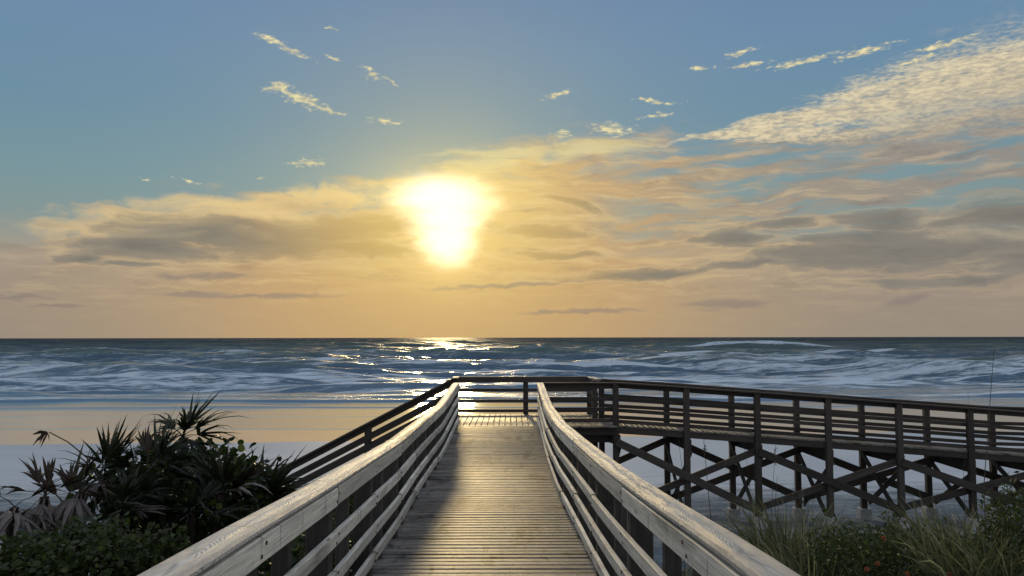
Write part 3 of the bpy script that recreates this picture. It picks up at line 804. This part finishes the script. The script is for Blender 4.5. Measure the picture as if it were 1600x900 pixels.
def palmetto(loc, crown, fronds, label, mat='palm', trunk_r=.07, group=None, seed=0):
    """fronds: (yaw deg, lift deg, length, petiole, droop, material)"""
    R = random.Random(seed)
    o = empty('palmetto', loc, label, 'palmetto', group)
    base = Vector(loc); cr = Vector(crown)
    # shaggy leaning stem
    vs, fs = [], []
    mid = (base+cr)/2+Vector((R.uniform(-.1, .1), R.uniform(-.1, .1), -.05))
    path = [base-Vector((0, 0, .15)), mid, cr]
    k = 7
    for i, p in enumerate(path):
        for j in range(k):
            a = 2*math.pi*j/k; r = trunk_r*(1.25-.25*i)*R.uniform(.85, 1.15)
            vs.append(p-base+Vector((math.cos(a)*r, math.sin(a)*r, 0)))
    for i in range(2):
        for j in range(k): fs.append((i*k+j, i*k+(j+1) % k, (i+1)*k+(j+1) % k, (i+1)*k+j))
    mesh('trunk', vs, fs, M['palm_brown'], o, Matrix.Translation(base), True)
    for (yaw, lift, L, pet, droop, mt) in fronds:
        if mt == 'palm_dead': v, f = frond_geo(R, L*1.2, R.randint(7, 11), R.uniform(.45, .8), droop*1.5, L*.058, .35, pet)
        elif mt == 'palm_brown': v, f = frond_geo(R, L*1.25, R.randint(8, 12), R.uniform(.3, .65), droop*1.2, L*.06, .35, pet)
        else: v, f = frond_geo(R, L*1.42, R.randint(10, 15), R.uniform(.6, 1.25), droop, L*.058, .32, pet)
        if mt == 'palm_dead': lift -= 32
        rot = Euler((R.uniform(-.5, .5), -math.radians(lift), math.radians(yaw)), 'XYZ').to_matrix()
        mesh('frond', v, f, M[mt], o, Matrix.Translation(cr) @ rot.to_4x4())
    return o
def gpt(x, y, Y): 
    p = at(x, y, Y); return p, Vector((p.x, p.y, gz(p.x, p.y)))
def rot_list(R, n, lift, L, pet, droop, mt, yaw=(0, 360)):
    return [(R.uniform(*yaw), R.uniform(*lift), R.uniform(*L), R.uniform(*pet), R.uniform(*droop), R.choice(mt)) for _ in range(n)]
R0 = random.Random(3)
GP = 'palmettos left of the boardwalk'
# wind-blown crown at the top of the thicket
c, gnd = gpt(285, 683, 10.6)
palmetto(gnd+Vector((.2, .2, 0)), c, [(20, 62, .42, .22, .1, 'palm'), (-12, 30, .50, .24, .5, 'palm'), (0, 8, .46, .22, .5, 'palm'), (170, 40, .36, .18, 1.8, 'palm'), (200, 20, .34, .16, 2.2, 'palm_brown'), (75, 50, .40, .2, .3, 'palm'), (-60, 35, .38, .2, .9, 'palm'), (-20, -20, .40, .15, .8, 'palm'), (195, -25, .40, .15, 1.2, 'palm_dead'), (250, -35, .40, .12, 1.0, 'palm_dead')],
         'tallest palmetto of the thicket with a wind blown dark crown against the wet sand', group=GP, seed=11)
c, gnd = gpt(163, 745, 10.2)
palmetto(gnd+Vector((.1, .3, 0)), c, [(30, 80, .40, .22, .05, 'palm'), (-20, 72, .42, .2, .05, 'palm'), (10, 58, .46, .22, .1, 'palm'), (170, 75, .38, .2, .1, 'palm'), (0, 40, .42, .2, .3, 'palm'), (200, 35, .38, .18, 1.0, 'palm_brown'), (-80, 20, .40, .2, 1.4, 'palm_dead'), (-120, -10, .44, .15, 1.3, 'palm_dead'), (90, 60, .4, .2, .2, 'palm')],
         'upright spiky palmetto with sharp blades left of the tallest crown', group=GP, seed=12)
c, gnd = gpt(70, 775, 9.6)
palmetto(gnd, c, [(150, 45, .34, .22, .3, 'palm_brown'), (110, 55, .36, .20, .2, 'palm_brown'), (180, 15, .42, .25, .8, 'palm_brown'), (-70, 0, .45, .15, 1.6, 'palm_dead'), (-30, -10, .48, .15, 1.6, 'palm_dead'), (-110, -15, .5, .15, 1.4, 'palm_dead'), (200, -10, .44, .2, 1.3, 'palm_dead'), (-60, -35, .5, .12, 1.0, 'palm_dead'), (-150, -30, .45, .12, 1.0, 'palm_dead'), (20, 30, .4, .2, .6, 'palm_brown')],
         'mostly dead palmetto with brown folded fronds at the left edge of the photo', group=GP, seed=13)
c, gnd = gpt(22, 792, 9.2)
palmetto(gnd, c, [(-100, 10, .46, .18, 1.0, 'palm_dead'), (-60, 25, .46, .2, 1.2, 'palm_dead'), (10, 5, .44, .2, 1.3, 'palm_dead'), (170, 30, .40, .25, .8, 'palm_brown'), (140, 5, .42, .2, 1.2, 'palm_dead'), (40, 30, .40, .2, .7, 'palm_brown'), (-20, -10, .5, .15, 1.0, 'palm_dead')],
         'collapsed palmetto of grey dead fronds in front of the pale sand at far left', group=GP, seed=18)
c, gnd = gpt(100, 790, 9.9)
palmetto(gnd, c, [(-90, 30, .5, .2, 1.2, 'palm_dead'), (-40, 25, .5, .22, 1.2, 'palm_dead'), (-140, 28, .5, .22, 1.2, 'palm_dead'), (20, 45, .42, .22, .5, 'palm'), (160, 40, .42, .22, .5, 'palm_brown'), (80, 60, .4, .2, .2, 'palm'), (-75, 5, .52, .15, 1.0, 'palm_dead'), (-110, 0, .52, .15, 1.0, 'palm_dead')],
         'palmetto with dark upper blades over a grey dead skirt, right of the leftmost palmetto', group=GP, seed=19)
c, gnd = gpt(125, 768, 9.7)
palmetto(gnd, c, [(-80, 5, .50, .14, 1.9, 'palm_dead'), (-100, -15, .52, .1, 1.5, 'palm_dead'), (-60, -20, .52, .1, 1.5, 'palm_dead'), (-120, -5, .48, .12, 1.7, 'palm_dead'), (60, 70, .36, .15, .2, 'palm_brown'), (170, 45, .38, .15, .5, 'palm_brown'), (-90, -40, .5, .1, .9, 'palm_dead')],
         'palmetto draped with a skirt of pale purplish dead fronds hanging straight down', group=GP, seed=14)
c, gnd = gpt(395, 790, 10.4)
palmetto(gnd, c, [(20, 50, .48, .30, .05, 'palm'), (0, 38, .50, .32, .05, 'palm'), (-20, 22, .52, .3, .1, 'palm'), (60, 55, .46, .28, .1, 'palm'), (5, 10, .5, .26, .2, 'palm'), (100, 60, .42, .25, .2, 'palm'), (-60, 15, .42, .22, .5, 'palm'), (-30, -5, .4, .2, .4, 'palm_brown')],
         'low palmetto with long dark blades leaning over the foot of the beach stairs', group=GP, seed=15)
c, gnd = gpt(300, 800, 9.6)
palmetto(gnd, c, rot_list(R0, 14, (-5, 50), (.34, .50), (.2, .5), (.2, 1.0), ['palm', 'palm', 'palm_dead']),
         'half hidden palmetto in the dark middle of the thicket beside the handrail', group=GP, seed=16)
c, gnd = gpt(60, 850, 8.6)
palmetto(gnd, c, rot_list(R0, 7, (-20, 30), (.34, .46), (.12, .25), (.8, 1.6), ['palm_dead', 'palm_brown', 'palm']),
         'low palmetto of curled grey fronds above the green shrub in the lower left corner', group=GP, seed=17)
for (px_, py_, Y_, sd, lab) in ((232, 738, 10.0, 31, 'spiky palmetto sticking out of the sea grape, left of the tallest crown'), (345, 772, 9.8, 32, 'small spiky palmetto low among the round leaves, below and right of the tallest crown'), (190, 795, 9.3, 33, 'dark palmetto with a few pale dry blades above the low green shrub')):
    c, gnd = gpt(px_, py_, Y_)
    palmetto(gnd, c, rot_list(R0, 10, (5, 70), (.34, .46), (.18, .34), (.1, .8), ['palm', 'palm', 'palm', 'palm_brown', 'palm_dead']), lab, group=GP, seed=sd)
# withered frond standing out on a long bare stalk
a = at(135, 714, 10.1); e = at(76, 674, 9.9); e2 = at(53, 681, 9.9)
o = empty('withered_frond', (a.x, a.y, a.z), 'withered frond on a long bare leaning stalk above the sand at far left', 'frond')
vs, fs = [], []
ribbon(vs, fs, [Vector((0, 0, 0)), (e-a)*.5+Vector((0, 0, .035)), e-a], [.010, .008, .007], Vector((0, 1, 0)), .6)
b0 = at(160, 760, 10.15)-a
ribbon(vs, fs, [b0, b0*.5, Vector((0, 0, 0))], [.012, .011, .010], Vector((0, 1, 0)), .6)
mesh('stalk', vs, fs, M['palm_brown'], o, Matrix.Translation(a))
vs, fs = [], []
for (dx, dz, wq) in ((-.20, -.035, .020), (-.16, -.02, .022), (-.11, -.03, .02), (-.13, -.15, .014), (-.09, -.19, .013), (-.06, -.13, .013), (-.10, -.10, .02), (.03, -.09, .008), (-.05, -.05, .03)):
    t = Vector((dx, R0.uniform(-.05, .05), dz)); o_ = Vector((R0.uniform(-.07, .0), 0, R0.uniform(-.03, 0)))
    ribbon(vs, fs, [e-a+o_, e-a+o_+t*.5+Vector((0, 0, .015)), e-a+o_+t], [wq*.5, wq, .002], Vector((0, 1, .3)), .4)
mesh('leaflets', vs, fs, M['palm_brown'], o, Matrix.Translation(a))

def leaf_disc(r, n=8, cup=.15):
    vs = [Vector((0, 0, 0))]; fs = []
    for i in range(n):
        a = 2*math.pi*i/n; vs.append(Vector((math.cos(a)*r, math.sin(a)*r*.95, cup*r*math.cos(2*a))))
    for i in range(n): fs.append((0, 1+i, 1+(i+1) % n))
    return vs, fs
def leaf_blade(r):
    vs = [Vector((-r, 0, 0)), Vector((-.2*r, -.42*r, .08*r)), Vector((r, 0, -.1*r)), Vector((-.2*r, .42*r, .08*r))]
    return vs, [(0, 1, 2), (0, 2, 3)]
LEAFME = {}
def scatter_shrub(name, loc, clumps, label, cat, mat, leaf, size, n_parts, n_stuff, seed, group=None, twigs=30):
    """clumps: (centre, radii); leaves sit in uneven tufts through the crown, the outermost are parts of their own"""
    R = np.random.default_rng(seed); Rp = random.Random(seed)
    o = empty(name, loc, label, cat, group)
    base = Vector(loc)
    # stems
    vs, fs = [], []
    for i in range(twigs):
        c, r = clumps[Rp.randrange(len(clumps))]
        d = Vector((Rp.gauss(0, 1), Rp.gauss(0, 1), Rp.gauss(0, .8))).normalized()
        tip = Vector(c)+Vector((d.x*r[0], d.y*r[1], d.z*r[2]))*Rp.uniform(.6, .95)
        st = Vector((c[0]*.7+base.x*.3, c[1]*.7+base.y*.3, gz(c[0]*.7+base.x*.3, c[1]*.7+base.y*.3)-.05))
        md = (st+tip)/2+Vector((Rp.gauss(0, .12), Rp.gauss(0, .12), Rp.uniform(0, .2)))
        ribbon(vs, fs, [st-base, md-base, tip-base], [.014, .010, .003], Vector((.3, 1, .2)), .8)
        ribbon(vs, fs, [st-base, md-base, tip-base], [.014, .010, .003], Vector((1, .2, .2)), .8)
    mesh('stem', vs, fs, M['twig'], o, Matrix.Translation(base))
    tufts = []
    vols = [r[0]*r[1]*r[2] for _, r in clumps]; tot = sum(vols)
    lv, lf = (leaf_disc(1.0) if leaf == 'round' else leaf_blade(1.0))
    lvn = np.array([tuple(v) for v in lv])
    total = n_parts+n_stuff
    P = []
    for (c, r), v in zip(clumps, vols):
        k = int(total*v/tot)+1
        nt = max(6, k//22)
        d = R.normal(size=(nt, 3)); d /= np.linalg.norm(d, axis=1)[:, None]
        rad = R.uniform(.45, 1.0, nt)**.6
        tc = np.array(c)+d*rad[:, None]*np.array(r)*(1+.18*R.normal(size=(nt, 1)))
        ti = R.integers(0, nt, k)
        pts = tc[ti]+R.normal(size=(k, 3))*size*2.2
        P.append(pts)
    P = np.concatenate(P)[:total]
    gzv = ground_z(P[:, 0], P[:, 1])
    P[:, 2] = np.maximum(P[:, 2], gzv+.02)
    # outermost toward the viewer and the top first
    score = -P[:, 1]*.35+P[:, 2]*1.0+R.normal(size=len(P))*.25
    order = np.argsort(-score); parts = order[:n_parts]; stuff = order[n_parts:]
    def orient(k):
        # leaves face up and outward with scatter
        nrm = R.normal(size=(k, 3))*.75+np.array([0, -.25, .75]); nrm /= np.linalg.norm(nrm, axis=1)[:, None]
        t = R.normal(size=(k, 3)); t -= nrm*np.sum(t*nrm, 1)[:, None]; t /= np.linalg.norm(t, axis=1)[:, None]
        b = np.cross(nrm, t)
        return t, b, nrm
    if len(stuff):
        k = len(stuff); t, b, nn = orient(k)
        sz = size*R.uniform(.55, 1.15, k)
        V = P[stuff][:, None, :]-np.array(loc)+(lvn[None, :, 0, None]*t[:, None]+lvn[None, :, 1, None]*b[:, None]+lvn[None, :, 2, None]*nn[:, None])*sz[:, None, None]
        nv = len(lv); fl = []
        ar = np.array(lf)
        F = (ar[None]+(np.arange(k)*nv)[:, None, None]).reshape(-1, 3)
        ob = mesh('foliage', V.reshape(-1, 3).tolist(), F.tolist(), mat, o, Matrix.Translation(base))
        ob['kind'] = 'stuff'
    if n_parts:
        t, b, nn = orient(n_parts)
        key = (mat.name, leaf)
        if key not in LEAFME:
            LEAFME[key] = []
            for q in range(5):
                if leaf == 'round': v, f = leaf_disc(1.0, 10, Rp.uniform(.05, .3))
                else: v, f = leaf_blade(1.0)
                me = bpy.data.meshes.new('leaf'); me.from_pydata([tuple(z) for z in v], [], f); me.update(); me.materials.append(mat); LEAFME[key].append(me)
        for i, j in enumerate(parts):
            mt = Matrix((t[i], b[i], nn[i])).transposed().to_4x4()
            s = size*Rp.uniform(.8, 1.35)
            ob = bpy.data.objects.new('leaf', LEAFME[key][i % 5]); COL.objects.link(ob); ob.parent = o
            ob.matrix_basis = Matrix.Translation(Vector(P[j])-base) @ mt @ Matrix.Scale(s, 4)
    return o
def cl(x, y, Y, rx, ry, rz): p = at(x, y, Y); return ((p.x, p.y, p.z), (rx, ry, rz))
# sea grape thicket
c1 = [cl(355, 735, 10.6, .38, .45, .27), cl(290, 745, 10.8, .5, .6, .42), cl(235, 745, 10.8, .45, .6, .36), cl(395, 745, 10.6, .18, .3, .22), cl(320, 800, 10.2, .75, .8, .50), cl(230, 800, 10.3, .7, .8, .5), cl(410, 800, 10.4, .35, .6, .35), cl(250, 712, 10.9, .22, .3, .14)]
g0 = at(300, 900, 10.5)
scatter_shrub('sea_grape', (g0.x, 10.6, gz(g0.x, 10.6)), c1, 'big dark sea grape bush with round leaves in the middle of the left thicket', 'shrub', M['grape'], 'round', .052, 260, 5200, 41, twigs=60)
c2 = [cl(90, 872, 7.6, .55, .5, .20), cl(170, 862, 7.8, .5, .5, .22), cl(230, 870, 7.9, .4, .45, .18), cl(20, 890, 7.4, .4, .4, .18), cl(135, 840, 8.2, .3, .4, .16)]
g0 = at(130, 900, 7.7)
scatter_shrub('beach_shrub', (g0.x, 7.7, gz(g0.x, 7.7)), c2, 'low leafy green shrub in the lower left corner of the photo', 'shrub', M['shrub'], 'round', .030, 260, 4200, 42, twigs=40)
c3 = [cl(1365, 862, 9.6, .50, .6, .24), cl(1420, 852, 9.8, .45, .6, .26), cl(1330, 880, 9.2, .5, .5, .26), cl(1470, 885, 9.2, .5, .5, .22), cl(1400, 885, 8.8, .7, .5, .25)]
g0 = at(1390, 900, 9.3)
scatter_shrub('beach_shrub', (g0.x, 9.4, gz(g0.x, 9.4)), c3, 'dense small leaved green shrub dotted with orange flowers below the ramp', 'shrub', M['shrub'], 'blade', .034, 260, 7000, 43, twigs=60)
c4 = [cl(1595, 800, 9.0, .24, .4, .24), cl(1610, 840, 8.6, .5, .5, .4), cl(1570, 870, 8.4, .45, .5, .3)]
g0 = at(1590, 900, 8.7)
scatter_shrub('beach_shrub', (g0.x, 8.8, gz(g0.x, 8.8)), c4, 'taller yellow green shrub at the right edge of the photo', 'shrub', M['shrub'], 'blade', .034, 200, 4200, 44, twigs=40)
c5 = [cl(1310, 845, 10.6, .30, .4, .22), cl(1290, 870, 10.2, .35, .4, .22)]
g0 = at(1300, 890, 10.4)
scatter_shrub('beach_shrub', (g0.x, 10.4, gz(g0.x, 10.4)), c5, 'small open leafy shrub between the grass clump and the flowering shrub', 'shrub', M['shrub'], 'blade', .045, 120, 700, 45, twigs=24)

c6 = [cl(545, 800, 9.6, .30, .6, .30), cl(500, 850, 7.9, .32, .6, .26), cl(560, 850, 8.6, .22, .5, .22), cl(455, 890, 6.6, .35, .5, .24), cl(590, 770, 11.2, .22, .5, .30)]
g0 = at(520, 880, 8.4)
scatter_shrub('beach_shrub', (g0.x, 8.4, gz(g0.x, 8.4)), c6, 'dark low bush seen between the rails close behind the left handrail', 'shrub', M['grape'], 'round', .036, 120, 3600, 46, twigs=40)

# sea oats
def blades(R, n, hgt, spread, w, lean=(0, 0), curl=1.0):
    vs, fs = [], []
    for i in range(n):
        a = R.uniform(0, 6.283); r0 = spread*math.sqrt(R.random())
        p = Vector((math.cos(a)*r0, math.sin(a)*r0, -.03))
        a2 = a+R.gauss(0, .7); out = R.uniform(.05, .6)
        dd = Vector((math.cos(a2)*out+lean[0], math.sin(a2)*out+lean[1], 1)).normalized()
        l = hgt*R.uniform(.5, 1.15); seg = 5; pts = []
        k = curl*R.uniform(.2, 1.5)
        g2 = Vector((math.cos(a2), math.sin(a2), -.9)).normalized()
        for s in range(seg+1):
            pts.append(p.copy()); p = p+dd*(l/seg); dd = (dd+g2*k*(.08+.34*(s/seg)**2)).normalized()
        ww = w*R.uniform(.7, 1.3)
        ribbon(vs, fs, pts, [ww, ww*1.1, ww, ww*.8, ww*.5, .0008], Vector((R.gauss(0, 1), R.gauss(0, 1), .3)), .4)
    return vs, fs
def sea_oats(x, y, Y, n, hgt, spread, label, seed, group='sea oat clumps right of the boardwalk', lean=(.15, 0)):
    p = at(x, y, Y); R = random.Random(seed)
    v, f = blades(R, int(n*1.45), hgt, spread, .0098, lean, 1.7)
    o = mesh('sea_oats', [tuple(q) for q in v], f, M['oats'], None, Matrix.Translation((p.x, p.y, gz(p.x, p.y))))
    return tag(o, label, 'grass', group)
sea_oats(1235, 870, 10.8, 380, 1.30, .45, 'tall upright sea oat clump just behind the right handrail', 51)
sea_oats(1175, 870, 10.6, 260, .95, .40, 'short arching grass clump tucked against the right handrail', 52)
sea_oats(1275, 900, 9.2, 260, 1.0, .42, 'arching grass clump at the bottom of the photo left of the flowering shrub', 53)
sea_oats(1490, 870, 9.8, 300, 1.12, .42, 'tall pale sea oat clump in front of the ramp braces at right', 54)
sea_oats(1545, 880, 9.4, 280, 1.0, .45, 'drooping sea oat clump left of the yellow green shrub', 55)
sea_oats(1515, 910, 8.4, 260, .95, .38, 'pale fountain shaped grass clump at the bottom right', 56)
sea_oats(1420, 820, 11.2, 220, .85, .5, 'thin grass tuft behind the top of the flowering shrub', 57)
sea_oats(1585, 900, 8.0, 200, .85, .35, 'grass clump in the lower right corner of the photo', 58)
sea_oats(1120, 850, 12.2, 60, .50, .40, 'sparse grass tuft on the sand beside the right handrail', 59)
sea_oats(1330, 800, 14.0, 50, .45, .5, 'sparse dark grass tuft on the sand under the ramp', 60)

sea_oats(1065, 890, 7.4, 160, .75, .35, 'dark grass clump seen between the rails close behind the right handrail', 91)
sea_oats(1015, 850, 9.4, 120, .60, .35, 'small grass clump behind the right handrail, farther along the boardwalk', 92)

def stalk(x0, y0, x1, y1, Y, label, seed, rad=.005, head=True, Y1=None):
    a = at(x0, y0, Y); b = at(x1, y1, Y1 or Y); R = random.Random(seed)
    gb = Vector((a.x, a.y, gz(a.x, a.y)-.03))
    o = empty('sea_oat_stalk', gb, label, 'grass stalk', 'tall dry sea oat stalks')
    vs, fs = [], []
    bow = Vector((R.uniform(-.05, .05), 0, 0))
    pts = [Vector((0, 0, 0)), (a-gb)*.6, a-gb, (a-gb)*.5+(b-gb)*.5+bow, b-gb]
    if a.z-gb.z < .1: pts = [Vector((0, 0, 0)), (b-gb)*.33+bow, (b-gb)*.66+bow, b-gb]
    n = len(pts)
    for nn in (Vector((0, 1, 0)), Vector((1, 0, 0))):
        ribbon(vs, fs, pts, [rad*(1-.6*i/(n-1)) for i in range(n)], nn, .3)
    mesh('stem', [tuple(v) for v in vs], fs, M['stalk'], o, Matrix.Translation(gb))
    if head:
        vs, fs = [], []
        for i in range(14):
            t = R.uniform(.0, .22); p = (b-gb)*(1-t)+(a-gb)*t
            q = p+Vector((R.uniform(-.035, .035), R.uniform(-.03, .03), R.uniform(-.05, .02)))
            ribbon(vs, fs, [p, (p+q)/2, q], [.002, .006, .001], Vector((0, 1, 0)), .2)
        mesh('seed_head', [tuple(v) for v in vs], fs, M['stalk'], o, Matrix.Translation(gb))['kind'] = 'stuff'
    return o
stalk(1537, 760, 1553, 546, 9.2, 'tallest dark bare stalk rising above the ramp at the right edge', 61, .0075, False)
stalk(1505, 740, 1512, 605, 9.6, 'thin faint stalk rising just left of the tallest stalk', 62, .003, False)
stalk(1114, 850, 1098, 672, 10.2, 'dark stalk standing in front of the first ramp braces', 63, .008)
stalk(1067, 745, 1060, 688, 11.5, 'short thin stalk close to the second ramp post', 64, .005, False)
stalk(1203, 850, 1212, 690, 10.4, 'slender stalk with sparse seeds in front of the third ramp post', 65, .005)
stalk(1216, 840, 1214, 745, 10.2, 'brown stalk inside the tall upright grass clump', 66, .005, False)
stalk(1170, 740, 1157, 622, 10.5, 'wispy dry stalk crossing the ramp railing', 67, .003, False)
stalk(1178, 720, 1166, 640, 10.6, 'faint second wisp crossing the ramp railing', 68, .003, False)
stalk(1310, 900, 1303, 812, 9.6, 'dark leafless twig rising between grass clump and flowering shrub', 69, .006, False)
stalk(1345, 860, 1322, 805, 9.9, 'dark bent twig left of the ramp post above the flowering shrub', 70, .006, False)

# blanket flowers
def flower(x, y, Y, label, seed):
    p = at(x, y, Y); R = random.Random(seed)
    gb = Vector((p.x, p.y+.08, gz(p.x, p.y+.08)))
    o = empty('blanket_flower', gb, label, 'flower', 'orange blanket flowers in the shrub')
    face = Vector((R.uniform(-.3, .3), -.8, .6)).normalized()
    M3 = frame(face, Vector((0, 0, 1)))
    vs, fs = [], []
    ribbon(vs, fs, [Vector((0, 0, 0)), (p-gb)*.5, p-gb], [.004, .003, .003], Vector((0, 1, 0)), .5)
    mesh('stem', [tuple(v) for v in vs], fs, M['stalk'], o, Matrix.Translation(gb))
    for i in range(9):
        a = 2*math.pi*i/9
        vs, fs = [], []
        dv = Vector((0, math.cos(a), math.sin(a)))
        ribbon(vs, fs, [dv*.007, dv*.016+Vector((-.002, 0, 0)), dv*.026+Vector((-.006, 0, 0))], [.003, .007, .005], Vector((1, 0, 0)), .1)
        mesh('petal', [tuple(v) for v in vs], fs, M['petal'], o, Matrix.Translation(p) @ M3.to_4x4())
    vs, fs = [], []
    for i in range(3):
        for j in range(8):
            r = .012*math.cos(i*.6); a = 2*math.pi*j/8
            vs.append((.010*math.sin(i*.6), r*math.cos(a), r*math.sin(a)))
    for i in range(2):
        for j in range(8): fs.append((i*8+j, i*8+(j+1) % 8, i*8+8+(j+1) % 8, i*8+8+j))
    fs.append(tuple(range(16, 24)))
    mesh('flower_centre', vs, fs, M['flower_centre'], o, Matrix.Translation(p) @ M3.to_4x4())
flower(1380, 841, 8.7, 'orange flower highest up in the green shrub', 71)
flower(1371, 881, 8.3, 'orange flower in the middle of the shrub just under the highest one', 72)
flower(1354, 890, 8.2, 'orange flower leftmost of the shrub', 73)
flower(1418, 897, 8.1, 'orange flower at the bottom edge of the photo, second from the right', 74)
flower(1483, 898, 8.1, 'orange flower at the bottom edge of the photo, rightmost of all', 75)

# dune cover under and beside the boardwalk
def cover():
    R = random.Random(81); vs, fs = [], []
    for i in range(900):
        Y = R.uniform(2.5, 13.5)
        side = R.choice((-1, 1))
        X = cx(Y)+side*(R.uniform(.95, 1.2+.30*Y) if R.random() < .8 else R.uniform(.2, 1.2))
        if Y > 10 and R.random() < (Y-10)/3.5: continue
        v, f = blades(R, 7, R.uniform(.2, .5), .10, .006, (0, 0), 1.2)
        off = len(vs); p = Vector((X, Y, gz(X, Y)))
        vs += [tuple(q+p) for q in v]; fs += [tuple(k+off for k in q) for q in f]
    o = mesh('grass', vs, fs, M['oats']); tag(o, 'thin dune grass growing under and beside the boardwalk', 'grass', kind='stuff')
cover()
